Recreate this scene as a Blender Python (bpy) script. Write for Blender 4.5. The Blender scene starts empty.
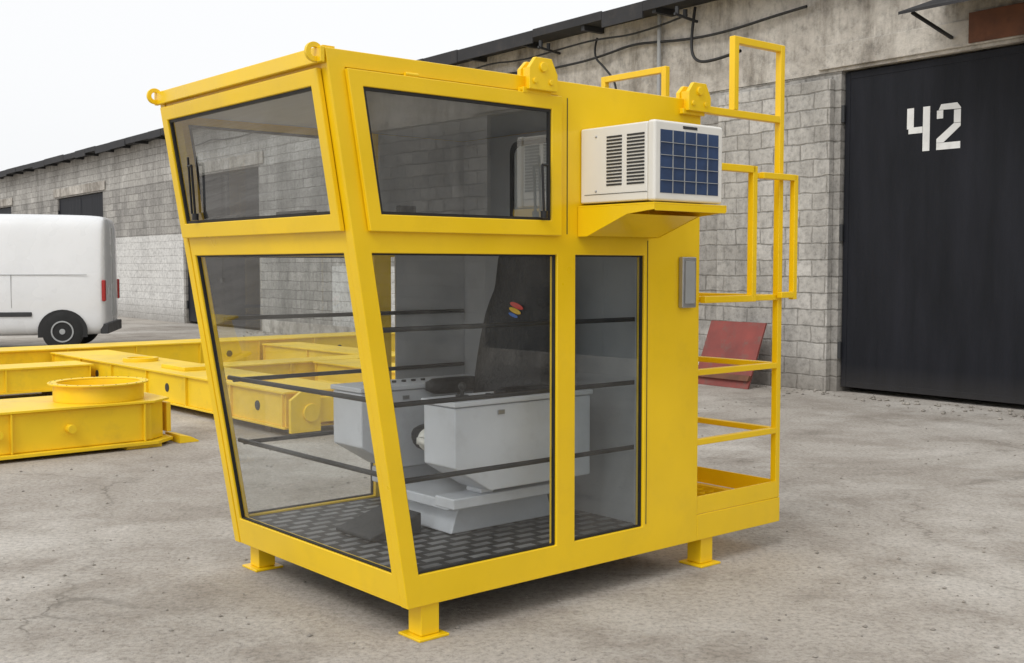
import bpy, bmesh, math, random
from mathutils import Vector, Matrix
random.seed(7)
D=bpy.data; sc=bpy.context.scene
# ------------------------------------------------------------ helpers
def link(o,parent=None):
    sc.collection.objects.link(o)
    if parent: o.parent=parent
    return o
def empty(name,loc=(0,0,0),rz=0,parent=None):
    e=D.objects.new(name,None); e.location=loc; e.rotation_euler=(0,0,rz); e.empty_display_size=.2
    return link(e,parent)
class B:
    def __init__(s): s.v=[];s.f=[]
    def add(s,vs,fs):
        n=len(s.v); s.v+= [tuple(p) for p in vs]; s.f+=[tuple(i+n for i in f) for f in fs]; return s
    def box(s,x0,x1,y0,y1,z0,z1):
        return s.add([(x0,y0,z0),(x1,y0,z0),(x1,y1,z0),(x0,y1,z0),(x0,y0,z1),(x1,y0,z1),(x1,y1,z1),(x0,y1,z1)],
            [(0,3,2,1),(4,5,6,7),(0,1,5,4),(1,2,6,5),(2,3,7,6),(3,0,4,7)])
    def bar(s,p0,p1,w,h=None,n=4,ph=None):
        h=h or w; p0=Vector(p0);p1=Vector(p1);d=(p1-p0).normalized()
        up=Vector((0,0,1)) if abs(d.z)<.95 else Vector((0,1,0))
        a=d.cross(up).normalized(); b=a.cross(d).normalized()
        vs=[]
        for p in (p0,p1):
            if n==4:
                for sx,sy in ((-1,-1),(1,-1),(1,1),(-1,1)): vs.append(p+a*w/2*sx+b*h/2*sy)
            else:
                for i in range(n):
                    t=2*math.pi*i/n; vs.append(p+a*w*math.cos(t)+b*w*math.sin(t))
        fs=[tuple(range(n))[::-1],tuple(range(n,2*n))]+[(i,(i+1)%n,(i+1)%n+n,i+n) for i in range(n)]
        return s.add(vs,fs)
    def cyl(s,p0,p1,r,n=20): return s.bar(p0,p1,r,n=n)
    def prism(s,poly,axis,a0,a1):
        n=len(poly); vs=[]
        for a in (a0,a1):
            for (p,q) in poly:
                vs.append({'x':(a,p,q),'y':(p,a,q),'z':(p,q,a)}[axis])
        return s.add(vs,[tuple(range(n))[::-1],tuple(range(n,2*n))]+[(i,(i+1)%n,(i+1)%n+n,i+n) for i in range(n)])
    def ring(s,c,axis,ro,ri,h,n=32):
        vs=[];c=Vector(c)
        for k in (-h/2,h/2):
            for r in (ro,ri):
                for i in range(n):
                    t=2*math.pi*i/n; a,b=r*math.cos(t),r*math.sin(t)
                    vs.append(c+Vector({'x':(k,a,b),'y':(a,k,b),'z':(a,b,k)}[axis]))
        fs=[]
        for i in range(n):
            j=(i+1)%n
            fs+=[(i,j,2*n+j,2*n+i),(n+i,n+j,3*n+j,3*n+i),(i,j,n+j,n+i),(2*n+i,2*n+j,3*n+j,3*n+i)]
        return s.add(vs,fs)
    def loft(s,rings,cap=True):
        n=len(rings[0]); m=len(rings)
        vs=[p for r in rings for p in r]; fs=[]
        for k in range(m-1):
            for i in range(n):
                j=(i+1)%n; fs.append((k*n+i,k*n+j,(k+1)*n+j,(k+1)*n+i))
        if cap: fs+=[tuple(range(n))[::-1],tuple((m-1)*n+i for i in range(n))]
        return s.add(vs,fs)
    def sphere(s,c,r,n=16):
        rings=[]
        for k in range(1,n//2):
            a=math.pi*k/(n//2)
            rings.append([(c[0]+r*math.sin(a)*math.cos(2*math.pi*i/n),c[1]+r*math.sin(a)*math.sin(2*math.pi*i/n),c[2]-r*math.cos(a)) for i in range(n)])
        return s.loft(rings)
    def done(s,name,mat,parent=None,bevel=0,smooth=False,seg=2,sub=0):
        me=D.meshes.new(name); me.from_pydata(s.v,[],s.f); me.update()
        bm=bmesh.new(); bm.from_mesh(me); bmesh.ops.recalc_face_normals(bm,faces=bm.faces); bm.to_mesh(me); bm.free()
        me.materials.append(mat); o=D.objects.new(name,me); link(o,parent)
        if smooth or bevel:
            for p in me.polygons: p.use_smooth=True
            if smooth!='all': me.set_sharp_from_angle(angle=math.radians(40))
        if sub:
            m=o.modifiers.new('s','SUBSURF'); m.levels=sub; m.render_levels=sub
        if bevel:
            m=o.modifiers.new('b','BEVEL'); m.width=bevel; m.segments=seg; m.limit_method='ANGLE'; m.angle_limit=math.radians(35); m.harden_normals=True
        return o
def grid_panel(us,zs,mask,mapf):
    b=B(); nu,nz=len(us),len(zs); idx={}
    def V(i,j,d):
        k=(i,j,d)
        if k not in idx:
            idx[k]=len(b.v); b.v.append(tuple(mapf(us[i](zs[j]),zs[j],d)))
        return idx[k]
    def solid(i,j): return 0<=i<nu-1 and 0<=j<nz-1 and mask[j][i]
    for j in range(nz-1):
        for i in range(nu-1):
            if not solid(i,j): continue
            b.f.append((V(i,j,0),V(i+1,j,0),V(i+1,j+1,0),V(i,j+1,0)))
            b.f.append((V(i,j,1),V(i,j+1,1),V(i+1,j+1,1),V(i+1,j,1)))
            for (ni,nj,a,c) in ((i-1,j,(i,j),(i,j+1)),(i+1,j,(i+1,j),(i+1,j+1)),(i,j-1,(i,j),(i+1,j)),(i,j+1,(i,j+1),(i+1,j+1))):
                if not solid(ni,nj):
                    b.f.append((V(*a,0),V(*c,0),V(*c,1),V(*a,1)))
    return b
# ------------------------------------------------------------ materials
def nt(name):
    m=D.materials.new(name); m.use_nodes=True; t=m.node_tree; p=t.nodes['Principled BSDF']; return m,t,p
def N(t,ty,**k):
    n=t.nodes.new(ty)
    for a,v in k.items():
        if a in n.inputs.keys(): n.inputs[a].default_value=v
        else: setattr(n,a,v)
    return n
def noise(t,vec,scale,detail=4,rough=.55):
    n=t.nodes.new('ShaderNodeTexNoise'); n.inputs['Scale'].default_value=scale; n.inputs['Detail'].default_value=detail; n.inputs['Roughness'].default_value=rough
    t.links.new(vec,n.inputs['Vector']); return n.outputs['Fac']
def ramp(t,fac,stops):
    r=t.nodes.new('ShaderNodeValToRGB'); e=r.color_ramp.elements
    while len(e)<len(stops): e.new(.5)
    for i,(p,c) in enumerate(stops):
        e[i].position=p; e[i].color=(c,c,c,1) if isinstance(c,(int,float)) else (*c,1)
    t.links.new(fac,r.inputs[0]); return r.outputs[0]
def mix(t,fac,a,b,mode='MIX'):
    m=t.nodes.new('ShaderNodeMix'); m.data_type='RGBA'; m.blend_type=mode
    if isinstance(fac,(int,float)): m.inputs[0].default_value=fac
    else: t.links.new(fac,m.inputs[0])
    for i,x in ((6,a),(7,b)):
        if isinstance(x,tuple): m.inputs[i].default_value=(*x,1)
        else: t.links.new(x,m.inputs[i])
    return m.outputs[2]
def bump(t,p,h,strength=.3,dist=.01):
    b=t.nodes.new('ShaderNodeBump'); b.inputs['Strength'].default_value=strength; b.inputs['Distance'].default_value=dist
    t.links.new(h,b.inputs['Height']); t.links.new(b.outputs[0],p.inputs['Normal'])
def objv(t): return t.nodes.new('ShaderNodeTexCoord').outputs['Object']
def paint(name,col,rough=.4,var=.12,scale=3,dirt=0.0,metal=0,coat=0,bs=0,dirtcol=(.12,.10,.08)):
    m,t,p=nt(name); v=objv(t)
    f=noise(t,v,scale,3)
    dark=tuple(c*(1-var) for c in col); lite=tuple(min(1,c*(1+var*.5)) for c in col)
    c=mix(t,ramp(t,f,[(.3,0.),(.7,1.)]),dark,lite)
    if dirt>0:
        d=ramp(t,noise(t,v,scale*2.3,6,.7),[(.52,0.),(.75,dirt)])
        c=mix(t,d,c,dirtcol)
    t.links.new(c,p.inputs['Base Color'])
    r=ramp(t,f,[(.3,max(0,rough-.08)),(.7,min(1,rough+.1))]); t.links.new(r,p.inputs['Roughness'])
    p.inputs['Metallic'].default_value=metal; p.inputs['Coat Weight'].default_value=coat
    if bs: bump(t,p,noise(t,v,60,2),bs,.002)
    return m
YEL=paint('yellow_enamel_paint',(.90,.585,.004),.34,.06,2.2,.14,coat=.15,bs=.10,dirtcol=(.52,.33,.03))
YEL2=paint('yellow_girder_paint',(.92,.62,.014),.42,.12,1.2,.35,dirtcol=(.42,.29,.05))
BLK=paint('black_rubber',(.012,.012,.013),.6,.2,8)
BLKM=paint('black_painted_steel',(.008,.008,.009),.45,.2,8)
GREY=paint('light_grey_lining',(.47,.48,.50),.5,.14,1.3,.25,dirtcol=(.28,.28,.28))
CONS=paint('light_grey_console_paint',(.68,.70,.74),.38,.06,3,.15)
WHT=paint('off_white_plastic',(.78,.76,.70),.4,.05,3)
GREYP=paint('grey_plastic',(.35,.36,.36),.5,.08,8)
BLUE=paint('blue_filter_mesh',(.022,.05,.125),.6,.3,12)
VANW=paint('white_car_paint',(.76,.77,.78),.28,.04,1,.12,coat=.5,dirtcol=(.4,.38,.35))
DKPL=paint('dark_plastic',(.03,.031,.033),.55,.2,6)
RUST=paint('rusty_sheet',(.16,.065,.035),.8,.4,4,.5,dirtcol=(.06,.03,.02))
RED=paint('faded_red_paint',(.24,.05,.04),.6,.3,3,.8)
ROOFM=paint('roofing_felt',(.035,.035,.038),.85,.4,2,.3)
WPAINT=paint('white_marking_paint',(.78,.78,.76),.6,.08,6,.15)
STEEL=paint('galvanised_steel',(.42,.42,.42),.4,.15,6,metal=.7)
CABLE=paint('cable_black',(.015,.015,.015),.5,.1,5)
TIRE=paint('tyre_rubber',(.018,.018,.018),.85,.2,10)
SEATM,t,p=nt('black_vinyl_wrap'); v=objv(t)
p.inputs['Base Color'].default_value=(.006,.006,.008,1); p.inputs['Roughness'].default_value=.5
bump(t,p,noise(t,v,9,4,.6),.8,.03)
def lampm(name,col):
    m,t,p=nt(name); p.inputs['Base Color'].default_value=(*col,1); p.inputs['Roughness'].default_value=.15; p.inputs['Coat Weight'].default_value=.5; return m
REDL=lampm('red_lens',(.35,.01,.01)); YLOGO=lampm('yellow_patch',(.9,.55,.02)); BLOGO=lampm('blue_patch',(.04,.16,.6)); RLOGO=lampm('red_patch',(.75,.04,.02))
DGL=lampm('dark_window_glass',(.015,.017,.02))
def glassm(name,tint,refl=1.0):
    m=D.materials.new(name); m.use_nodes=True; t=m.node_tree; t.nodes.clear()
    o=t.nodes.new('ShaderNodeOutputMaterial'); tr=t.nodes.new('ShaderNodeBsdfTransparent'); tr.inputs[0].default_value=(*tint,1)
    g=t.nodes.new('ShaderNodeBsdfGlossy'); g.inputs['Roughness'].default_value=.0; g.inputs[0].default_value=(1,1,1,1)
    df=t.nodes.new('ShaderNodeBsdfDiffuse'); df.inputs[0].default_value=(.6,.58,.54,1)
    v=objv(t); dust=ramp(t,noise(t,v,1.7,5,.65),[(.40,.004),(.75,.075)])
    f=t.nodes.new('ShaderNodeLayerWeight')
    pw=t.nodes.new('ShaderNodeMath'); pw.operation='POWER'; pw.inputs[1].default_value=4.5; t.links.new(f.outputs['Facing'],pw.inputs[0])
    mu=t.nodes.new('ShaderNodeMath'); mu.operation='MULTIPLY_ADD'; mu.inputs[1].default_value=.9; mu.inputs[2].default_value=.06*refl; mu.use_clamp=True
    s0=t.nodes.new('ShaderNodeMixShader'); t.links.new(dust,s0.inputs[0]); t.links.new(tr.outputs[0],s0.inputs[1]); t.links.new(df.outputs[0],s0.inputs[2])
    s=t.nodes.new('ShaderNodeMixShader')
    t.links.new(pw.outputs[0],mu.inputs[0]); t.links.new(mu.outputs[0],s.inputs[0]); t.links.new(s0.outputs[0],s.inputs[1]); t.links.new(g.outputs[0],s.inputs[2]); t.links.new(s.outputs[0],o.inputs[0])
    return m
GL=glassm('clear_window_glass',(.88,.90,.90)); GLT=glassm('tinted_window_glass',(.72,.75,.77),2.2); GLS=glassm('side_light_glass',(.60,.64,.65),1.3)
# floor mat
MAT,t,p=nt('rubber_floor_mat'); v=objv(t)
br=N(t,'ShaderNodeTexBrick',offset=.5); br.inputs['Scale'].default_value=1; br.inputs['Brick Width'].default_value=.13; br.inputs['Row Height'].default_value=.075; br.inputs['Mortar Size'].default_value=.02; br.inputs['Mortar Smooth'].default_value=.3
br.inputs['Color1'].default_value=(.20,.20,.205,1); br.inputs['Color2'].default_value=(.30,.30,.30,1); br.inputs['Mortar'].default_value=(.010,.010,.011,1)
t.links.new(v,br.inputs['Vector']); t.links.new(mix(t,.7,br.outputs[0],ramp(t,noise(t,v,5,4),[(.3,.3),(.7,1.1)]),'MULTIPLY'),p.inputs['Base Color']); p.inputs['Roughness'].default_value=.5; bump(t,p,br.outputs['Fac'],.8,.01)
# ground
GND,t,p=nt('weathered_concrete'); v=objv(t)
big=ramp(t,noise(t,v,.22,4,.6),[(.35,0.),(.62,1.)])
c=mix(t,big,(.345,.312,.272),(.475,.44,.395))
n13=noise(t,v,1.3,7,.72)
c=mix(t,ramp(t,n13,[(.46,0.),(.68,.75)]),c,(.245,.212,.178))
n6=noise(t,v,.6,6,.7)
c=mix(t,ramp(t,n6,[(.50,0.),(.64,.75)]),c,(.55,.52,.475))
c=mix(t,ramp(t,n6,[(.32,.65),(.41,0.)]),c,(.20,.178,.15))
fine=noise(t,v,34,5,.85)
c=mix(t,.85,c,ramp(t,fine,[(.30,.42),(.5,1.),(.72,1.35)]),'MULTIPLY')
wn=t.nodes.new('ShaderNodeTexNoise'); wn.inputs['Scale'].default_value=1.6; wn.inputs['Detail'].default_value=5; wn.inputs['Roughness'].default_value=.65; t.links.new(v,wn.inputs['Vector'])
vm=N(t,'ShaderNodeVectorMath',operation='MULTIPLY_ADD'); vm.inputs[1].default_value=(.7,.7,0); t.links.new(wn.outputs['Color'],vm.inputs[0]); t.links.new(v,vm.inputs[2])
vo=t.nodes.new('ShaderNodeTexVoronoi'); vo.feature='DISTANCE_TO_EDGE'; vo.inputs['Scale'].default_value=.3; t.links.new(vm.outputs[0],vo.inputs['Vector'])
ck=ramp(t,vo.outputs['Distance'],[(0.,1.),(.005,0.)])
mk=ramp(t,noise(t,v,.5,4),[(.50,.0),(.63,.6)])
ckm=mix(t,1.,ck,mk,'MULTIPLY')
halo=mix(t,1.,ramp(t,vo.outputs['Distance'],[(0.,.35),(.04,0.)]),mk,'MULTIPLY')
c=mix(t,halo,c,(.22,.19,.155))
c=mix(t,ckm,c,(.10,.088,.07))
t.links.new(c,p.inputs['Base Color']); p.inputs['Roughness'].default_value=.9; p.inputs['Specular IOR Level'].default_value=.25
hh=mix(t,.5,fine,n13); hh=mix(t,ckm,hh,(0,0,0)); bump(t,p,hh,.7,.022)
# masonry
def blocks(name,c1,c2,mort,bw=.4,rh=.2,stain=.5,white=0):
    m,t,p=nt(name); v=objv(t)
    sx=t.nodes.new('ShaderNodeSeparateXYZ'); t.links.new(v,sx.inputs[0]); cb=t.nodes.new('ShaderNodeCombineXYZ')
    t.links.new(sx.outputs[0],cb.inputs[0]); t.links.new(sx.outputs[2],cb.inputs[1])
    wob=N(t,'ShaderNodeTexNoise'); wob.inputs['Scale'].default_value=4; wob.inputs['Detail'].default_value=3; t.links.new(v,wob.inputs['Vector'])
    vm=N(t,'ShaderNodeVectorMath',operation='MULTIPLY_ADD'); vm.inputs[1].default_value=(.06,.05,0); t.links.new(wob.outputs['Color'],vm.inputs[0]); t.links.new(cb.outputs[0],vm.inputs[2])
    br=N(t,'ShaderNodeTexBrick',offset=.5); br.inputs['Scale'].default_value=1; br.inputs['Brick Width'].default_value=bw; br.inputs['Row Height'].default_value=rh; br.inputs['Mortar Size'].default_value=.014; br.inputs['Mortar Smooth'].default_value=.7
    br.inputs['Color1'].default_value=(*c1,1); br.inputs['Color2'].default_value=(*c2,1); br.inputs['Mortar'].default_value=(*mort,1)
    t.links.new(vm.outputs[0],br.inputs['Vector'])
    pl=tuple((a+b_)/2 for a,b_ in zip(c1,c2))
    n5=noise(t,v,.7,7,.72)
    c=mix(t,ramp(t,n5,[(.36,.85),(.52,.12)]),br.outputs[0],pl)
    c=mix(t,ramp(t,n5,[(.54,0.),(.64,.6)]),c,(.55,.53,.495))
    mp=t.nodes.new('ShaderNodeMapping'); mp.inputs['Scale'].default_value=(1.4,1,.4); t.links.new(v,mp.inputs[0])
    c=mix(t,ramp(t,noise(t,mp.outputs[0],.9,7,.72),[(.44,0.),(.66,stain)]),c,tuple(x*.40 for x in c1))
    if white: c=mix(t,ramp(t,n5,[(.38,white),(.6,.1)]),c,(.64,.63,.60))
    c=mix(t,.85,c,ramp(t,noise(t,v,12,5,.8),[(.28,.45),(.5,1.),(.75,1.3)]),'MULTIPLY')
    c=mix(t,ramp(t,sx.outputs[2],[(0.,.55),(.6,0.)]),c,(.14,.122,.10))
    t.links.new(c,p.inputs['Base Color']); p.inputs['Roughness'].default_value=.92
    b=t.nodes.new('ShaderNodeBump'); b.invert=True; b.inputs['Strength'].default_value=.6; b.inputs['Distance'].default_value=.015
    t.links.new(br.outputs['Fac'],b.inputs['Height']); t.links.new(b.outputs[0],p.inputs['Normal'])
    return m
BLOCK=blocks('grey_block_masonry',(.27,.258,.24),(.45,.43,.395),(.18,.168,.15),stain=.7)
BLOCKL=blocks('pale_block_masonry',(.37,.352,.322),(.53,.51,.475),(.23,.218,.195),stain=.6)
LIME=blocks('limewashed_blocks',(.55,.54,.52),(.65,.64,.62),(.40,.39,.37),white=.8,stain=.35)
PLAS,t,p=nt('weathered_plaster'); v=objv(t)
mp=t.nodes.new('ShaderNodeMapping'); mp.inputs['Scale'].default_value=(1.8,1,.35); t.links.new(v,mp.inputs[0])
n4=noise(t,v,.55,7,.68)
c=mix(t,ramp(t,n4,[(.38,0.),(.58,1.)]),(.33,.30,.262),(.56,.525,.47))
c=mix(t,ramp(t,noise(t,mp.outputs[0],1.3,7,.72),[(.47,0.),(.67,.8)]),c,(.17,.148,.12))
n9=noise(t,v,6,7,.78)
c=mix(t,.9,c,ramp(t,n9,[(.30,.5),(.5,1.),(.72,1.25)]),'MULTIPLY')
t.links.new(c,p.inputs['Base Color']); p.inputs['Roughness'].default_value=.93; bump(t,p,n9,.7,.03)
GATE,t,p=nt('dark_gate_paint'); v=objv(t)
mp=t.nodes.new('ShaderNodeMapping'); mp.inputs['Scale'].default_value=(3,1,.5); t.links.new(v,mp.inputs[0])
gn=noise(t,mp.outputs[0],1.2,6,.6)
c=mix(t,ramp(t,gn,[(.3,0.),(.75,1.)]),(.006,.007,.010),(.015,.016,.022))
sx=t.nodes.new('ShaderNodeSeparateXYZ'); t.links.new(v,sx.inputs[0])
c=mix(t,ramp(t,sx.outputs[2],[(0.,.45),(.35,0.)]),c,(.06,.055,.05))
t.links.new(c,p.inputs['Base Color']); p.inputs['Roughness'].default_value=.6; p.inputs['Specular IOR Level'].default_value=.22; bump(t,p,gn,.5,.03)

# ------------------------------------------------------------ ground
g=B(); g.add([(-400,-300,0),(400,-300,0),(400,500,0),(-400,500,0)],[(0,1,2,3)]); g.done('ground',GND)
# ------------------------------------------------------------ crane cabin
LOC=(-.412,4.407,0); RZ=math.atan2(.6481,.7615)
cab=empty('crane_operator_cabin',LOC,RZ)
S=lambda z:-.1644*(z-.14)
K=lambda a:(lambda z:a)
SK=lambda a:(lambda z:S(z)+a)
W=1.486; X1=1.746; XP=2.42
cols=[SK(0),SK(.075),K(.80),K(.91),K(1.354),K(X1)]
zs=[.14,.27,1.55,1.637,2.235,2.30]
mask=[[1,1,1,1,1],[1,0,1,0,1],[1,1,1,1,1],[1,0,1,1,1],[1,1,1,1,1]]
grid_panel(cols,zs,mask,lambda u,z,d:(u,.05*d,z)).done('side_frame_near',YEL,cab,.004)
grid_panel(cols,zs,mask,lambda u,z,d:(u,W-.05*d,z)).done('side_frame_far',YEL,cab,.004)
fc=[K(.053),K(.09),K(W-.09),K(W-.053)]
grid_panel(fc,zs,[[1,1,1],[1,0,1],[1,1,1],[1,0,1],[1,1,1]],lambda u,z,d:(S(z)+.004+.05*d,u,z)).done('front_frame',YEL,cab,.004)
b=B(); b.box(X1-.04,X1-.003,.053,W-.053,.14,2.297); b.done('rear_wall',YEL,cab,.003)
b=B(); b.prism([(S(2.27)+.06,.053),(X1-.045,.053),(X1-.045,W-.053),(S(2.27)+.06,W-.053)],'z',2.255,2.272); b.done('roof_plate',YEL,cab,.002)
b=B(); b.box(S(2.24)+.07,1.40,.055,W-.055,2.20,2.25); b.done('ceiling_lining',GREY,cab)
b=B(); b.box(1.40,1.44,.052,W-.052,.262,2.198); b.done('back_lining',GREY,cab)
b=B(); b.box(.83,1.398,.0525,.062,1.64,2.197); b.box(1.356,1.398,.0525,.062,.27,1.545)
b.box(.83,1.398,W-.062,W-.0525,1.64,2.197); b.box(.93,1.398,W-.062,W-.0525,.27,1.62); b.done('side_lining',GREY,cab)
b=B(); b.box(.06,1.70,.053,W-.053,.17,.245); b.done('floor_plate',BLKM,cab)
b=B(); b.box(.03,1.395,.056,W-.056,.247,.262); b.done('floor_mat',MAT,cab)
ufz=[1.632,1.697,2.17,2.230]
fm=[[1,1,1],[1,0,1],[1,1,1]]
grid_panel([SK(.068),SK(.128),K(.745),K(.806)],ufz,fm,lambda u,z,d:(u,-.024+.022*d,z)).done('side_window_frame',YEL,cab,.004)
grid_panel([SK(.068),SK(.128),K(.745),K(.806)],ufz,fm,lambda u,z,d:(u,W+.024-.022*d,z)).done('side_window_frame_far',YEL,cab,.004)
grid_panel([K(.045),K(.10),K(W-.10),K(W-.045)],ufz,fm,lambda u,z,d:(S(z)-.024+.022*d,u,z)).done('front_window_frame',YEL,cab,.004)
def pane(name,mat,pts): b=B(); b.add(pts,[(0,1,2,3)]); return b.done(name,mat,cab)
def gask(name,us,z2,mp,gw=.012):
    grid_panel([us[0],lambda z:us[0](z)+gw,lambda z:us[1](z)-gw,us[1]],[z2[0],z2[0]+gw,z2[1]-gw,z2[1]],fm,mp).done(name,BLK,cab)
for nm,yo,sg in (('near',0,1),('far',W,-1)):
    yu=yo-sg*.008; yl=yo+sg*.02
    pane('upper_glass_'+nm,GLT if nm=='near' else GL,[(S(1.69)+.12,yu,1.69),(.755,yu,1.69),(.755,yu,2.18),(S(2.18)+.12,yu,2.18)])
    gask('upper_gasket_'+nm,[SK(.128),K(.745)],[1.697,2.17],lambda u,z,d,yu=yu,sg=sg:(u,yu-sg*.008+sg*.014*d,z))
    pane('lower_glass_'+nm,GL,[(S(.26)+.07,yl,.26),(.81,yl,.26),(.81,yl,1.56),(S(1.56)+.07,yl,1.56)])
    gask('lower_gasket_'+nm,[SK(.075),K(.80)],[.27,1.55],lambda u,z,d,yl=yl,sg=sg:(u,yl-sg*.008+sg*.016*d,z),.007)
    if nm=='near':
        pane('small_glass_'+nm,GLS,[(.90,yl,.26),(1.36,yl,.26),(1.36,yl,1.56),(.90,yl,1.56)])
        gask('small_gasket_'+nm,[K(.91),K(1.354)],[.27,1.55],lambda u,z,d,yl=yl,sg=sg:(u,yl-sg*.008+sg*.016*d,z),.007)
pane('front_upper_glass',GLT,[(S(1.69)-.006,.09,1.69),(S(1.69)-.006,W-.09,1.69),(S(2.18)-.006,W-.09,2.18),(S(2.18)-.006,.09,2.18)])
gask('front_upper_gasket',[K(.10),K(W-.10)],[1.697,2.17],lambda u,z,d:(S(z)-.014+.014*d,u,z))
pane('front_lower_glass',GL,[(S(.26)+.022,.085,.26),(S(.26)+.022,W-.085,.26),(S(1.56)+.022,W-.085,1.56),(S(1.56)+.022,.085,1.56)])
gask('front_lower_gasket',[K(.09),K(W-.09)],[.27,1.55],lambda u,z,d:(S(z)+.014+.016*d,u,z),.007)
# guard bars
b=B()
for z in (.64,.95,1.25):
    for y in (.075,W-.075): b.cyl((S(z)+.10,y,z),(1.38,y,z),.011,10)
for z in (.64,.95): b.cyl((S(z)+.085,.06,z+.012),(S(z)+.085,W-.06,z+.012),.011,10)
b.done('guard_bars',BLKM,cab,smooth=True)
# feet
for i,(x,y) in enumerate(((.12,.06),(.12,W-.06),(1.84,.06),(1.84,W-.06))):
    b=B(); b.box(x-.045,x+.045,y-.045,y+.045,.012,.139); b.box(x-.075,x+.075,y-.075,y+.075,.0,.011); b.done('foot_%d'%(i+1),YEL,cab,.003)
for i,y in enumerate((.03,W-.03)):
    b=B(); b.ring((-.385,y,2.283),'y',.036,.017,.016,28); b.box(-.352,-.30,y-.008,y+.008,2.262,2.312); b.done('lifting_eye_%d'%(i+1),YEL,cab,.002,smooth=True)
for i,x in enumerate((.67,1.675)):
    b=B(); b.prism([(x-.075,2.24),(x+.085,2.24),(x+.085,2.31),(x+.05,2.375),(x-.04,2.375),(x-.075,2.33)],'y',-.05,-.028)
    b.prism([(x-.065,2.24),(x+.065,2.24),(x+.065,2.31),(x+.04,2.365),(x-.03,2.365),(x-.065,2.33)],'y',.02,.042)
    b.box(x-.055,x+.055,-.028,.02,2.245,2.335)
    b.cyl((x,-.060,2.335),(x,.06,2.335),.020,16); b.cyl((x+.045,-.057,2.275),(x+.045,-.03,2.275),.012,12); b.cyl((x-.045,-.057,2.275),(x-.045,-.03,2.275),.012,12)
    b.box(x-.09,x+.068,-.027,.0-.001,2.225,2.25)
    b.done('lifting_bracket_%d'%(i+1),YEL,cab,.003,smooth=True)
b=B(); b.box(S(2.30)-.02,S(2.30)+.0,.0,W,2.245,2.303); b.done('front_lip',YEL,cab,.004)
b=B(); b.box(.855,.858,-.0025,.0,1.64,2.23); b.box(1.372,1.375,-.0025,0,.28,1.62); b.done('panel_seams',DKPL,cab)
b=B()
for x,z in ((.02,2.25),(.60,2.25)): b.cyl((x-.03,-.012,z-.012),(x+.03,-.012,z-.012),.009,10)
b.done('window_hinges',YEL,cab,smooth=True)
b=B(); b.box(1.59,1.69,-.03,-.001,1.30,1.545); b.done('switch_box',STEEL,cab,.006)
b=B(); b.box(1.605,1.675,-.034,-.030,1.32,1.525); b.done('switch_cover',GREYP,cab,.002)
# ---- rear platform
b=B()
b.prism([(X1,.0),(XP,.0),(XP,.05),(X1,.05)],'z',.14,.27)
b.prism([(X1,W-.05),(XP,W-.05),(XP,W),(X1,W)],'z',.14,.27)
b.box(XP-.05,XP-.002,.052,W-.052,.14,.268)
b.done('platform_beams',YEL,cab,.004)
b=B(); b.box(X1+.002,XP-.003,.003,.012,.272,.36); b.box(XP-.012,XP-.003,.014,W-.014,.272,.36); b.box(X1+.002,XP-.003,W-.012,W-.003,.272,.36); b.done('toe_boards',YEL,cab,.001)
b=B()
for i in range(9): x=X1+.03+i*.072; b.box(x,x+.004,.052,W-.052,.235,.262)
for i in range(18): y=.08+i*.078; b.box(X1+.01,XP-.06,y,y+.004,.243,.258)
b.done('platform_grating',YEL,cab)
T=.036
b=B(); px=XP-.02
b.bar((px,.02,.272),(px,.02,2.65),T)
b.bar((px,W-.02,.272),(px,W-.02,2.28),T)
for z in (.63,.977,1.337):
    b.bar((X1,.02,z),(px-T/2,.02,z),T,.03)
    b.bar((px,.02+T/2,z),(px,.62,z),T,.03)
    b.bar((px,1.2,z),(px,W-.02-T/2,z),T,.03)
    b.bar((X1,W-.02,z),(px-T/2,W-.02,z),T,.03)
b.bar((X1,.02,2.265),(px-T/2,.02,2.265),T)
b.bar((2.02,.02,2.265+T/2),(2.02,.02,2.65),T); b.bar((2.02+T/2,.02,2.632),(px-T/2,.02,2.632),T)
b.bar((px,.82,.272),(px,.82,2.65),T); b.bar((px,1.31,.272),(px,1.31,2.65),T); b.bar((px,.82+T/2,2.632),(px,1.31-T/2,2.632),T)
b.bar((px,.82+T/2,2.265),(px,1.31-T/2,2.265),T)
b.bar((X1,-.02,1.99),(2.13,-.02,1.99),T); b.bar((2.13,-.02,1.99+T/2),(2.13,-.02,1.32),T); b.bar((X1,-.021,1.337),(2.13-T/2,-.021,1.337),T*.95)
b.bar((2.20,-.02,1.965),(2.48,-.02,1.965),T*.9); b.bar((2.48,-.02,1.98),(2.48,-.02,1.325),T*.9); b.bar((2.36,-.022,1.35),(2.465,-.022,1.35),T*.9)
b.bar((2.45,.05,1.985),(2.45,.05,1.33),T*.8); b.bar((2.22,.05,1.97),(2.435,.05,1.97),T*.8)
b.bar((px,.62,.272),(px,.62,1.55),T)
b.done('ladder_railing',YEL,cab,.004)
b=B()
for i in range(7): z=.55+i*.28; b.cyl((px,.84,z),(px,1.29,z),.012,10)
b.done('ladder_rungs',YEL,cab,smooth=True)
b=B()
def rrect(cy,cz,hw,hh,r,x,n=6):
    pts=[]
    for q,(sy,sz) in enumerate(((1,1),(-1,1),(-1,-1),(1,-1))):
        for k in range(n+1):
            a=math.pi/2*(q+k/n); pts.append((x,cy+sy*(hw-r)+r*math.cos(a),cz+sz*(hh-r)+r*math.sin(a)))
    return pts
r0=rrect(.78,1.83,.23,.33,.06,1.398); r1=rrect(.78,1.83,.23,.33,.06,1.385); r2=rrect(.78,1.83,.205,.305,.05,1.385); r3=rrect(.78,1.83,.205,.305,.05,1.395)
b.loft([r0,r1,r2,r3],cap=False); b.done('back_window_gasket',BLK,cab)
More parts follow.
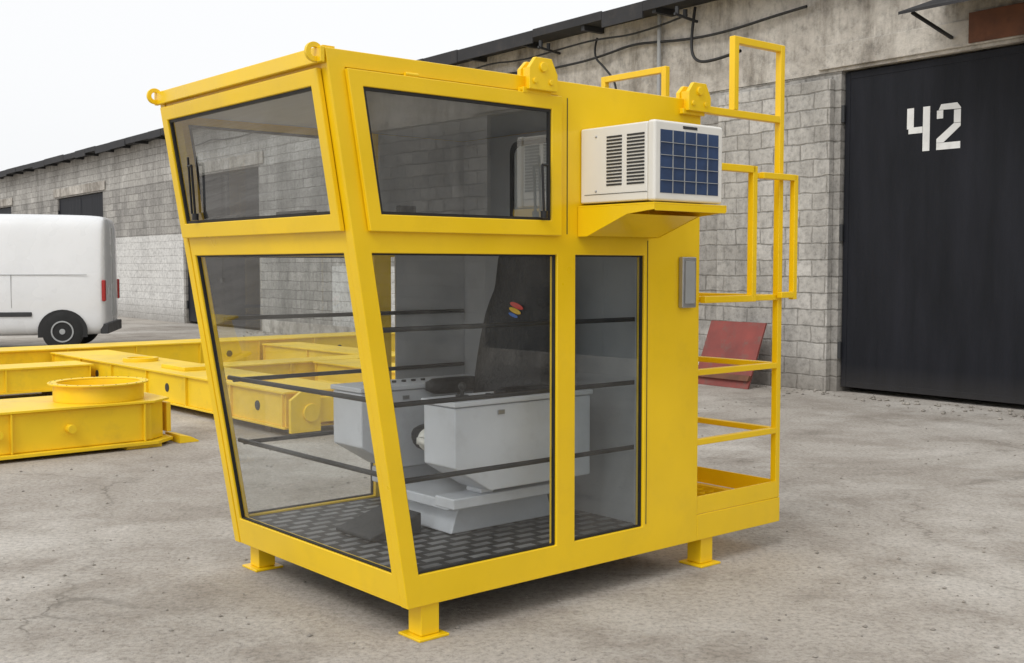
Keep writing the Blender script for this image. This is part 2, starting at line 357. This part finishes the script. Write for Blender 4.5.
m,t,p=nt('painted_view_pane'); p.inputs['Base Color'].default_value=(.75,.78,.8,1); p.inputs['Roughness'].default_value=.15  # opaque pane, the bright view outside is put into its pale colour
b=B(); b.add(rrect(.78,1.83,.206,.306,.05,1.396),[tuple(range(28))]); b.done('back_window_pane',m,cab)
b=B(); b.cyl((1.38,.48,1.7),(1.38,.48,2.0),.012,10); b.bar((1.36,1.05,.35),(1.36,1.05,1.5),.02); b.done('back_door_handle',BLKM,cab)
for nm,pts in (('wiper_front',[(S(1.72)-.03,1.25,1.72),(S(1.95)-.035,1.19,1.95)]),('wiper_side',[(.69,-.035,1.715),(.68,-.035,1.93)])):
    b=B(); b.cyl(pts[0],pts[1],.006,8); a=Vector(pts[0]); c2=Vector(pts[1])
    off=Vector((0,.035,0)) if nm=='wiper_front' else Vector((.03,0,0))
    b.bar(a+off+Vector((0,0,.02)),c2+off+Vector((0,0,.04)),.008); b.cyl(c2,c2+off,.006,8)
    b.cyl(a-Vector((0,0,.01)),a+Vector((0,0,.02)),.015,10); b.done(nm,BLKM,cab,smooth=True)
b=B(); b.box(S(1.7)+.02,S(1.7)+.07,.35,.60,1.70,1.725); b.box(S(1.7)+.02,S(1.7)+.07,.95,1.15,1.70,1.725); b.box(.02,.10,.07,.10,1.70,1.74); b.done('window_latches',BLKM,cab,.004)
b=B(); fx,fy,fz=.0,.42,2.04
b.ring((fx,fy,fz),'x',.085,.076,.03); b.ring((fx,fy,fz),'x',.055,.050,.03)
for i in range(16):
    a=i*math.pi/8; b.cyl((fx-.01,fy,fz),(fx-.01,fy+.08*math.cos(a),fz+.08*math.sin(a)),.003,6)
b.sphere((fx+.03,fy,fz),.045); b.cyl((fx+.04,fy,fz),(fx+.04,fy,2.20),.012,10)
for i in range(4):
    a=i*1.571+.4; b.add([(fx+.005,fy,fz),(fx+.012,fy+.07*math.cos(a),fz+.07*math.sin(a)),(fx+.008,fy+.075*math.cos(a+.5),fz+.075*math.sin(a+.5)),(fx-.003,fy+.07*math.cos(a+1.0),fz+.07*math.sin(a+1.0))],[(0,1,2,3)])
b.done('cabin_fan',WHT,cab,smooth=True)
b=B(); b.prism([(S(2.1)+.10,2.195),(S(2.1)+.16,1.98),(S(2.1)+.19,1.98),(S(2.1)+.2,2.195)],'y',.09,.30); b.done('dark_wedge',DKPL,cab,.006)  # dark wedge behind the front upper glass, at the near top corner
# ------------------------------------------------------------ air conditioner
ac=empty('air_conditioner',LOC,RZ)
ax0,ax1,ay0,ay1,az0,az1=.935,1.365,-.445,-.003,1.775,2.10
b=B(); b.box(ax0,ax1,ay0+.045,ay1,az0,az1); b.done('casing',WHT,ac,.008,seg=3)
b=B(); b.box(ax0-.004,ax1+.004,ay0,ay0+.043,az0-.004,az1+.004); b.done('front_bezel',WHT,ac,.012,seg=3)
b=B(); b.box(ax0+.03,ax1-.03,ay0-.002,ay0+.01,az0+.03,az1-.035); b.done('front_filter',BLUE,ac)
b=B()
for i in range(1,5): x=ax0+.03+i*(.37/5); b.box(x-.0012,x+.0012,ay0-.006,ay0-.002,az0+.03,az1-.035)
for i in range(1,5): z=az0+.03+i*(.26/5); b.box(ax0+.03,ax1-.03,ay0-.0065,ay0-.0025,z-.0012,z+.0012)
b.done('front_grid',GREYP,ac)
b=B(); b.box(ax0+.17,ax0+.26,ay0-.002,ay0,az1-.024,az1-.012); b.done('badge',DKPL,ac)
b=B()
for i in range(15):
    z=az0+.07+i*.0145; b.box(ax0-.0025,ax0+.001,-.255,-.165,z,z+.008)
    b.box(ax0-.0025,ax0+.001,-.385,-.285,z,z+.008)
b.box(ax0-.002,ax0+.001,-.40,-.03,az0+.035,az0+.037)
b.done('side_louvres',DKPL,ac)
b=B(); b.sphere((ax0,-.10,az0+.05),.006,8); b.sphere((ax0,-.10,az1-.04),.006,8); b.done('casing_screws',STEEL,ac)
b=B(); b.box(ax0-.015,ax1+.02,-.455,-.002,1.757,1.765)
PR=[(-.002,1.757),(-.455,1.757),(-.455,1.735),(-.30,1.72),(-.06,1.63),(-.002,1.63)]
b.prism(PR,'x',ax0-.015,ax0-.009); b.prism(PR,'x',ax1+.014,ax1+.02)
b.box(ax0-.008,ax1+.013,-.455,-.449,1.73,1.757)
b.add([(ax0-.008,-.30,1.722),(ax1+.013,-.30,1.722),(ax1+.013,-.06,1.633),(ax0-.008,-.06,1.633)],[(0,1,2,3)])
b.done('support_bracket',YEL,ac,.0015)
# ------------------------------------------------------------ consoles
for k,(y0,y1) in enumerate(((.24,.47),(.98,1.24))):
    con=empty('control_console' if k==0 else 'control_console.001',LOC,RZ)
    b=B(); b.prism([(.42,.62),(.42,.885),(1.24,.885),(1.24,.50),(.62,.50)],'y',y0,y1); b.done('console_body',CONS,con,.008)
    b=B(); b.prism([(.41,.888),(.41,.912),(1.25,.912),(1.25,.888)],'y',y0-.01,y1+.01); b.done('console_lid',CONS,con,.006)
    b=B(); ym=(y0+y1)/2
    b.cyl((.55,ym,.912),(.55,ym,.96),.008,10); b.cyl((.55,ym,.912),(.55,ym,.925),.03,16)
    b.sphere((.55,ym,.965),.018,12)
    for j in range(4): b.cyl((.70+j*.06,ym,.912),(.70+j*.06,ym,.922),.012,10)
    b.done('joystick',BLKM,con,smooth=True)
    b=B(); b.box(.66,.70,y0-.006,y0-.001,.84,.86); b.box(1.0,1.04,y0-.006,y0-.001,.84,.86); b.done('console_latches',STEEL,con,.002)
b=B(); b.bar((.46,.48,.70),(.46,.56,.705),.03); b.sphere((.53,.575,.70),.056,20); b.bar((.46,.56,.705),(.52,.575,.70),.02)
b.done('ball_joystick',WHT,empty('side_joystick',LOC,RZ),smooth='all')  # joystick with a white ball, on an arm beside the near console
# ------------------------------------------------------------ seat
seat=empty('operator_seat',LOC,RZ)
def ringz(cx,cy,z,a,c,n=28,p=3.2):
    r=[]
    for i in range(n):
        t=2*math.pi*i/n; ct,st=math.cos(t),math.sin(t)
        r.append((cx+a*abs(ct)**(2/p)*(1 if ct>=0 else -1),cy+c*abs(st)**(2/p)*(1 if st>=0 else -1),z))
    return r
sy=.67
b=B(); b.loft([ringz(.86,sy,.60,.20,.18),ringz(.85,sy,.62,.25,.235),ringz(.85,sy,.67,.27,.25),ringz(.85,sy,.715,.265,.25),ringz(.86,sy,.735,.22,.2),ringz(.86,sy,.738,.1,.1)]); b.done('seat_cushion',SEATM,seat,smooth='all',sub=1)
b=B(); b.loft([ringz(1.08,sy,.66,.05,.18),ringz(1.08,sy,.69,.08,.24),ringz(1.10,sy,.85,.085,.26),ringz(1.13,sy,1.05,.075,.265),ringz(1.16,sy,1.22,.07,.255),ringz(1.175,sy,1.32,.065,.23),ringz(1.18,sy-.01,1.38,.058,.20),ringz(1.185,sy-.01,1.44,.06,.195),ringz(1.19,sy-.01,1.54,.055,.19),ringz(1.19,sy-.01,1.60,.045,.17),ringz(1.19,sy-.01,1.62,.02,.09)]); b.done('seat_backrest',SEATM,seat,smooth='all',sub=1)
b=B()
for s in (-1,1): b.loft([ringz(.95,sy+s*.27,.86,.13,.03,16),ringz(.95,sy+s*.27,.88,.17,.04,16),ringz(.95,sy+s*.27,.92,.17,.04,16),ringz(.95,sy+s*.27,.935,.13,.03,16)])
b.done('armrests',SEATM,seat,smooth='all')
b=B(); b.cyl((.9,sy,.46),(.9,sy,.60),.07,20); b.box(.72,1.08,sy-.17,sy+.17,.55,.60); b.done('seat_post',DKPL,seat,.005)
b=B(); b.prism([(.58,.264),(.62,.38),(1.18,.38),(1.22,.264)],'y',.48,.88); b.box(.55,1.15,.46,.92,.38,.43); b.bar((.45,.36,.45),(1.15,.36,.45),.14,.05);b.bar((.60,1.10,.45),(1.15,1.10,.45),.14,.08); b.box(.62,.70,.31,.42,.475,.499); b.done('seat_pedestal',CONS,seat,.008)
b=B(); b.prism([(.22,.263),(.22,.28),(.50,.36),(.50,.263)],'y',.60,.90); b.done('foot_rest',DKPL,seat,.006)
def patch(nm,mat,cy,cz,hw,hh,x):
    bb=B(); bb.add([(x,cy+hw*math.cos(2*math.pi*i/20),cz+hh*math.sin(2*math.pi*i/20)+.25*hw*math.cos(2*math.pi*i/20)) for i in range(20)],[tuple(range(20))]); bb.done(nm,mat,seat)
patch('logo_red',RLOGO,sy-.05,1.305,.05,.014,1.098); patch('logo_yellow',YLOGO,sy-.04,1.280,.045,.013,1.096); patch('logo_blue',BLOGO,sy-.03,1.258,.035,.009,1.0925)
# ------------------------------------------------------------ yellow girders
TIMB=paint('timber',(.2,.14,.08),.85,.3,5)
def girder(name,ax,l0,l1,w0,w1,zt):
    e=empty(name,LOC,RZ)
    b=B(); b.box(l0+.03,l1-.03,w0+.03,w1-.03,.09,zt-.02); b.done('web_box',YEL2,e,.004)
    b=B(); b.box(l0,l1,w0,w1,zt-.02,zt); b.box(l0,l1,w0,w1,.07,.09); b.done('flanges',YEL2,e,.003)
    b=B(); L=(w1-w0) if ax=='W' else (l1-l0); n=int(L/.9)
    for i in range(n+1):
        o=.05+i*(L-.1)/max(1,n)
        if ax=='W': b.box(l0+.005,l0+.029,w0+o,w0+o+.015,.09,zt-.02); b.box(l1-.029,l1-.005,w0+o,w0+o+.015,.09,zt-.02)
        else: b.box(l0+o,l0+o+.015,w0+.005,w0+.029,.09,zt-.02)
    b.done('stiffeners',YEL2,e)
    if name in('steel_girder','steel_girder.001'):
        b=B()
        for i in range(0,n,2):
            o=.05+(i+.5)*(L-.1)/max(1,n)
            if ax=='W': b.cyl((l0+.024,w0+o,(zt+.07)/2),(l0+.0305,w0+o,(zt+.07)/2),.045,20)
            else: b.cyl((l0+o,w0+.024,(zt+.07)/2),(l0+o,w0+.0305,(zt+.07)/2),.045,20)
        b.done('access_holes',DKPL,e)
    b=B()
    for f in (.08,.5,.92):
        if ax=='W': y=w0+f*L; b.box(l0+.1,l1-.1,y-.06,y+.06,0,.069)
        else: x=l0+f*L; b.box(x-.06,x+.06,w0+.1,w1-.1,0,.069)
    b.done('timber_supports',TIMB,e)
    return e
e=girder('steel_girder','W',2.31,3.05,5.15,11.2,.40)
b=B(); b.prism([(2.30,.05),(2.30,.34),(2.42,.42),(2.60,.42),(2.60,.05)],'y',5.02,5.06); b.prism([(2.80,.05),(2.80,.30),(3.0,.34),(3.06,.05)],'y',5.02,5.06)
b.cyl((2.5,5.0,.22),(2.5,5.15,.22),.08,20); b.box(2.36,2.95,5.06,5.149,.12,.34); b.done('end_bracket',YEL2,e,.004)
b=B(); b.box(2.45,2.9,6.2,6.6,.401,.43); b.box(2.5,2.85,7.6,8.2,.401,.44); b.ring((2.68,9.2,.42),'z',.2,.15,.04); b.done('top_fittings',YEL2,e,.004)
girder('steel_girder.001','L',-3,9,11.25,11.95,.44)
girder('steel_girder.002','L',3.1,8.5,8.1,8.6,.38)
girder('steel_girder.003','W',4.3,4.9,5.6,8.05,.38)
girder('steel_girder.004','W',5.3,5.9,8.65,11.2,.38)
girder('steel_girder.005','L',-2.5,2.28,9.6,10.2,.36)
e=empty('steel_handrail_stack',LOC,RZ); b=B()
for i in range(5): b.bar((3.2,6.1+i*.25,.12),(4.25,6.2+i*.22,.12),.05)
for i in range(4): b.bar((0,10.6+i*.15,.14),(2.2,10.62+i*.15,.14),.06)
b.bar((3.3,5.9,.18),(3.3,7.6,.18),.05); b.bar((4.1,5.9,.18),(4.1,7.6,.18),.05); b.done('tubes',YEL2,e,.003)
e=empty('slewing_base_frame',(LOC[0]+.10*.7615,LOC[1]+.10*.6481,0),RZ)
b=B(); b.prism([(-2.2,5.42),(1.12,5.42),(1.28,5.56),(1.28,6.1),(1.12,6.26),(-2.2,6.26)],'z',.06,.37); b.done('box_body',YEL2,e,.01,seg=3)
b=B(); b.prism([(-2.25,5.38),(1.14,5.38),(1.33,5.54),(1.33,6.12),(1.14,6.30),(-2.25,6.30)],'z',.372,.392); b.prism([(-2.25,5.36),(1.16,5.36),(1.35,5.52),(1.35,6.14),(1.16,6.32),(-2.25,6.32)],'z',.03,.058); b.done('deck_plates',YEL2,e,.004)
RX=.83
b=B(); b.ring((RX,5.80,.46),'z',.36,.33,.135,56); b.ring((RX,5.80,.535),'z',.40,.33,.012,56); b.done('ring_flange',YEL2,e,.003,smooth=True)
b=B()
for i in range(24):
    a=i*math.pi/12; b.cyl((RX+.38*math.cos(a),5.80+.38*math.sin(a),.541),(RX+.38*math.cos(a),5.80+.38*math.sin(a),.543),.006,8)
b.done('bolt_holes',DKPL,e)
b=B()
for x in (-1.8,-1.2,-.6,0.0,1.05): b.box(x,x+.014,5.385,5.419,.06,.37)
b.cyl((.45,5.34,.22),(.45,5.42,.22),.035,20); b.cyl((-.1,5.34,.22),(-.1,5.42,.22),.035,20)
b.box(-1.2,-.3,5.6,6.1,.393,.52); b.box(-1.1,-.4,5.65,6.05,.52,.56); b.box(1.33,1.37,5.6,6.05,.09,.34)
b.done('gussets_and_bosses',YEL2,e,.003,smooth=True)
b=B(); b.prism([(1.38,.0),(1.55,.0),(1.55,.012),(1.48,.05),(1.38,.07)],'y',5.45,5.75); b.box(-2,-1.7,5.4,6.3,0,.029); b.box(.9,1.2,5.4,6.3,0,.029); b.done('foot_plates',YEL2,e,.002)
# ------------------------------------------------------------ van
van=empty('white_delivery_van',(-7.42,21.0,0),math.radians(180+12))
WX=.72
def sec(x,w,b0,t0,sh=1.0):
    h=t0-b0
    P=[(0,b0),(w*.86,b0),(w*.97,b0+.06*h),(w,b0+.2*h),(w,b0+.45*h),(w*.965,b0+.62*h),(w*.91,b0+.82*h),(w*.86,b0+.93*h),(w*.74,b0+.985*h),(w*.45,t0),(0,t0)]
    return [(x,y,z) for y,z in P]+[(x,-y,z) for y,z in P[-2:0:-1]]
b=B(); b.loft([sec(0.0,.90,.36,2.34),sec(.05,.97,.28,2.40),sec(.3,.99,.26,2.43),sec(1.5,1.0,.26,2.44),sec(3.2,1.0,.26,2.43),sec(3.7,1.0,.26,2.38),sec(4.1,1.0,.26,2.15),sec(4.6,.99,.26,1.55),sec(5.0,.97,.27,1.22),sec(5.35,.93,.31,1.05),sec(5.48,.82,.36,.90)]); b.done('body',VANW,van,smooth='all',sub=2)
b=B()
for x in (WX,4.55):
    for s in (-1,1):
        pts=[(x+.41*math.cos(a),.36+.38*math.sin(a)) for a in [math.pi*i/16 for i in range(17)]]+[(x-.41,.25),(x+.41,.25)]
        y0=s*.93; y1=s*1.001
        b.prism(pts,'y',min(y0,y1),max(y0,y1))
b.done('wheel_arches',BLK,van)
for k,(x,s) in enumerate(((WX,1),(WX,-1),(4.55,1),(4.55,-1))):
    b=B(); prof=[(.19,-.10),(.30,-.105),(.345,-.08),(.352,0),(.345,.08),(.30,.105),(.19,.10)]
    b.loft([[(x+r*math.cos(2*math.pi*i/32),s*.92+yy,.352+r*math.sin(2*math.pi*i/32)) for i in range(32)] for r,yy in prof]); b.done('tyre_%d'%(k+1),TIRE,van,smooth=True)
    b=B(); b.ring((x,s*1.025,.352),'y',.19,.165,.015); b.cyl((x,s*.98,.352),(x,s*1.01,.352),.165,24); b.cyl((x,s*1.0,.352),(x,s*1.03,.352),.05,16)
    b.done('wheel_rim_%d'%(k+1),GREYP,van,.003)
    b=B()
    for j in range(8):
        a=j*math.pi/4; b.cyl((x+.11*math.cos(a),s*1.005,.352+.11*math.sin(a)),(x+.11*math.cos(a),s*1.0125,.352+.11*math.sin(a)),.028,10)
    b.done('rim_holes_%d'%(k+1),BLK,van)
b=B()
for s in (-1,1):
    b.box(1.22,4.05,min(s*.985,s*1.012),max(s*.985,s*1.012),.62,.70)
b.box(-.04,.10,-.90,.90,.30,.48); b.box(5.35,5.52,-.85,.85,.33,.55); b.done('bumpers_and_trim',DKPL,van,.02)
b=B()
for s in (-1,1):
    for x in (1.55,3.0,3.05): b.box(x,x+.007,min(s*.99,s*1.002),max(s*.99,s*1.002),.78,1.35)
    b.box(.3,3.0,min(s*.985,s*1.000),max(s*.985,s*1.000),1.35,1.357)
b.box(-.012,.02,-.004,.004,.6,2.2); b.done('door_gaps',GREYP,van)
b=B()
for s in (-1,1): b.box(-.008,.06,min(s*.86,s*.970),max(s*.86,s*.970),.88,1.26)
b.done('tail_lights',REDL,van,.02)
b=B()
for s in (-1,1):
    b.prism([(3.15,1.42),(4.35,1.42),(4.0,2.0),(3.15,2.02)],'y',min(s*.90,s*.985),max(s*.90,s*.985))
b.add([(4.12,-.8,2.13),(4.12,.8,2.13),(4.72,.85,1.48),(4.72,-.85,1.48)],[(0,1,2,3)])
b.done('windows',DGL,van,.01)
b=B()
for s in (-1,1): b.box(4.2,4.32,min(s*1.0,s*1.22),max(s*1.0,s*1.22),1.35,1.7)
b.done('mirrors',DKPL,van,.03)
b=B()
for s in (-1,1): b.box(5.2,5.47,min(s*.6,s*.88),max(s*.6,s*.88),.72,.98)
b.done('headlights',CONS,van,.03)
# ------------------------------------------------------------ warehouse
bx=empty('warehouse_building',(3.92,13.45,0),math.atan2(.793,-.609))
gates=[(-41,-36.2),(-32,-27.2),(-23,-18.2),(-14,-9.2),(-4.8,.05),(16,20.5),(27.1,31.9),(38,42.8),(49,53.8)]
segs=[];cur=-50
for a,c2 in gates: segs.append((cur,a)); cur=c2
segs.append((cur,66))
H=4.98
b=B()
for a,c2 in segs: b.box(a,c2,-.3,0,0,3.80)
b.done('block_walls',BLOCK,bx)
b=B(); b.box(-50,12,-.3,.012,3.803,H); b.done('plaster_upper_wall',PLAS,bx)
b=B(); b.box(12.003,66,-.3,.004,3.803,H); b.done('block_upper_wall',BLOCKL,bx)
b=B(); b.box(.14,1.9,.002,.09,0,3.72); b.box(-6.9,-4.95,.002,.09,0,3.72); b.done('block_pilasters',BLOCKL,bx,.01)
b=B(); b.box(20.6,27.0,.001,.02,0,2.35); b.box(32.0,37.9,.001,.02,0,2.0); b.box(9,12.5,.001,.02,0,1.5); b.done('limewashed_panels',LIME,bx)
b=B()
for a,c2 in gates: b.box(a-.3,c2+.3,.014,.05,3.84,4.12)
b.done('concrete_lintels',PLAS,bx,.01)
b=B(); bs=B()
for a,c2 in gates:
    m_=(a+c2)/2
    for u0,u1 in ((a+.02,m_-.008),(m_+.008,c2-.02)):
        b.box(u0,u1,-.10,-.06,.06,3.78)
        for (p0,p1,q0,q1) in ((u0,u0+.07,.06,3.78),(u1-.07,u1,.06,3.78)): b.box(p0+.001,p1-.001,-.0605,-.054,q0+.002,q1-.002)
        b.box(u0+.07,u1-.07,-.0605,-.055,.063,.13); b.box(u0+.07,u1-.07,-.0605,-.055,3.70,3.777)
    for z in (.5,1.9,3.3): bs.cyl((a+.01,-.03,z-.1),(a+.01,-.03,z+.1),.025,10); bs.cyl((c2-.01,-.03,z-.1),(c2-.01,-.03,z+.1),.025,10)
    bs.box(m_-.08,m_+.08,-.059,-.02,1.1,1.2)
b.done('steel_gates',GATE,bx,.003); bs.done('gate_hinges',DKPL,bx)
b=B(); b.box(-50,66,-8.3,-8.0,0,H+.6); b.box(-50,-49.7,-8,-.3,0,H); b.box(65.7,66,-8,-.3,0,H); b.done('rear_and_end_walls',BLOCK,bx)
b=B(); b.prism([(.42,H+.003),(.42,H+.09),(-8.6,H+.75),(-8.6,H+.66),(-.4,H+.004)],'x',-50.5,66.5); b.done('roof_slab',ROOFM,bx)
b=B()
x=-50
while x<66:
    l=random.uniform(.8,2.2); d=random.uniform(.02,.14); b.box(x,min(66,x+l-.01),.421,.435+random.uniform(0,.02),H+.02-d,H+.10+random.uniform(0,.02)); x+=l
b.done('ragged_eave_edge',ROOFM,bx)
b=B()
for i in range(80): x=-48+i*1.45; b.box(x,x+.07,.013,.40,H-.075,H+.001)
b.done('eave_brackets',DKPL,bx)
b=B(); b.box(-50,-5,.001,.05,0,.25); b.box(1.92,15.8,.001,.05,0,.28); b.box(32,37.9,.021,.06,0,.28); b.done('plinth',PLAS,bx,.01)
b=B()
o=-.80
b.box(o-.085,o,-.0598,-.056,3.04,3.27); b.box(o-.195,o-.02,-.0598,-.0565,2.985,3.055); b.box(o-.285,o-.20,-.0598,-.056,2.78,3.27)
o=-1.17
b.box(o-.075,o,-.0598,-.056,3.12,3.21); b.prism([(o-.02,3.215),(o-.05,3.275),(o-.24,3.275),(o-.285,3.22),(o-.285,3.205)],'y',-.0598,-.0562); b.prism([(o-.205,3.20),(o-.285,3.20),(o-.285,3.06),(o-.205,3.06)],'y',-.0598,-.056)
b.prism([(o-.205,3.055),(o-.285,3.055),(o-.285,3.02),(o-.085,2.858),(o,2.858),(o,2.90)],'y',-.0598,-.056)
b.box(o-.285,o,-.0598,-.0562,2.78,2.855); b.done('gate_number_42',WPAINT,bx)
b=B(); b.prism([(.013,4.40),(.9,4.10),(.9,4.13),(.013,4.43)],'x',-4.6,-1.3); b.done('gate_canopy',ROOFM,bx)
b=B(); b.box(-4.4,-1.6,.052,.075,3.86,4.18); b.done('rusty_lintel_plate',RUST,bx,.004)
b=B()
for x in (-4.5,-1.4): b.bar((x,.055,3.95),(x,.8,4.12),.03)
b.done('canopy_struts',DKPL,bx)
def cable(name,pts,r,parent,mat=CABLE):
    cu=D.curves.new(name,'CURVE'); cu.dimensions='3D'; cu.bevel_depth=r; s=cu.splines.new('NURBS'); s.points.add(len(pts)-1); s.use_endpoint_u=True; s.order_u=3
    for q,p_ in zip(s.points,pts): q.co=(*p_,1)
    cu.materials.append(mat); o=D.objects.new(name,cu); link(o,parent); return o
pts=[]
for i in range(40):
    x=0.5+i*.5; pts.append((x,.09+.02*math.sin(i),4.62+.10*abs(math.sin(i*math.pi/6))*-1+.02*random.random()))
cable('wall_cable',pts,.018,bx)
cable('wall_cable_drop',[(2.35,.06,4.95),(2.4,.10,4.5),(2.3,.12,4.2),(1.9,.12,4.18),(1.5,.12,4.24)],.02,bx)
cable('wall_cable_loop',[(4.3,.06,4.85),(4.35,.12,4.6),(4.0,.16,4.35),(3.8,.12,4.1),(3.85,.1,3.9)],.016,bx)
cable('wall_cable_long',[(2.4+i*.9,.16,4.84-.12*math.sin(i*1.3)**2) for i in range(14)],.014,bx)
b=B()
for x in (2.35,5.2,8.1,11): b.bar((x,.02,4.76),(x,.45,4.81),.03); b.cyl((x,.4,4.81),(x,.4,4.91),.03,10); b.cyl((x,.25,4.79),(x,.25,4.89),.03,10)
b.done('insulator_brackets',DKPL,bx)
b=B(); b.cyl((3.0,.08,3.2),(3.0,.08,4.97),.03,12); b.done('conduit_pipe',GREYP,bx,smooth=True)
# ------------------------------------------------------------ red board, stones
e=empty('red_board',(2.62,14.1,0),math.atan2(.793,-.609)); b=B(); b.prism([(.0,.0),(.03,.0),(-.30,.80),(-.33,.80)],'x',-.45,.45); b.done('board_sheet',RED,e,.004)
b=B(); b.prism([(-.02,.1),(.035,.1),(.0,.16),(-.05,.16)],'x',-.45,.45); b.done('board_batten',RUST,e)
b=B()
def stone(x,y,r):
    vs=[];
    for v_ in ((1,0,0),(-1,0,0),(0,1,0),(0,-1,0),(0,0,1),(0,0,-1)):
        vs.append((x+v_[0]*r*random.uniform(.7,1.3),y+v_[1]*r*random.uniform(.7,1.3),r*.3+v_[2]*r*random.uniform(.5,.8)))
    b.add(vs,[(0,2,4),(2,1,4),(1,3,4),(3,0,4),(2,0,5),(1,2,5),(3,1,5),(0,3,5)])
for i in range(3600):
    d=random.uniform(2.5,14)
    x=random.uniform(-.6,.6)*d; cl=math.sin(x*1.3+2)*math.sin(d*.9)
    if random.random()<.3+.6*max(0,cl): stone(x,d,random.choice((.003,.004,.005,.006,.008,.012)))
for i in range(500):
    t_=random.uniform(-4,16); o_=abs(random.gauss(0,.35))+.1; x=3.92-.609*t_-.793*o_; y=13.45+.793*t_-.609*o_; stone(x,y,random.choice((.01,.015,.02,.03)))
b.done('gravel_stones',paint('stone_grey',(.30,.275,.24),.9,.4,3))
# ------------------------------------------------------------ light
w=D.worlds.new('World'); sc.world=w; w.use_nodes=True; t=w.node_tree; bg=t.nodes['Background']
sky=t.nodes.new('ShaderNodeTexSky'); sky.sky_type='NISHITA'; sky.sun_disc=False
sd=Vector((-.45,-.70,.95)).normalized()
sky.sun_elevation=math.asin(sd.z); sky.sun_rotation=math.atan2(sd.x,sd.y); sky.dust_density=4; sky.air_density=1.2
hs=t.nodes.new('ShaderNodeHueSaturation'); hs.inputs['Saturation'].default_value=.08; t.links.new(sky.outputs[0],hs.inputs['Color'])
mx=t.nodes.new('ShaderNodeMix'); mx.data_type='RGBA'; mx.inputs[0].default_value=.76; mx.inputs[7].default_value=(9.3,9.4,9.55,1); t.links.new(hs.outputs[0],mx.inputs[6])
t.links.new(mx.outputs[2],bg.inputs[0]); bg.inputs[1].default_value=.122
l=D.lights.new('sun','SUN'); l.energy=1.15; l.angle=math.radians(22); l.color=(1,.975,.94); lo=D.objects.new('sun',l); link(lo)
lo.rotation_euler=(-sd).to_track_quat('-Z','Y').to_euler()
# ------------------------------------------------------------ camera
cm=D.cameras.new('camera'); cm.lens=39.73; cm.sensor_width=36; cm.clip_end=2000; co=D.objects.new('camera',cm); link(co)
co.location=(0,0,1.5); co.rotation_euler=(math.radians(90-3.3),0,0); sc.camera=co
sc.view_settings.view_transform='Standard'; sc.view_settings.look='None'; sc.view_settings.exposure=0
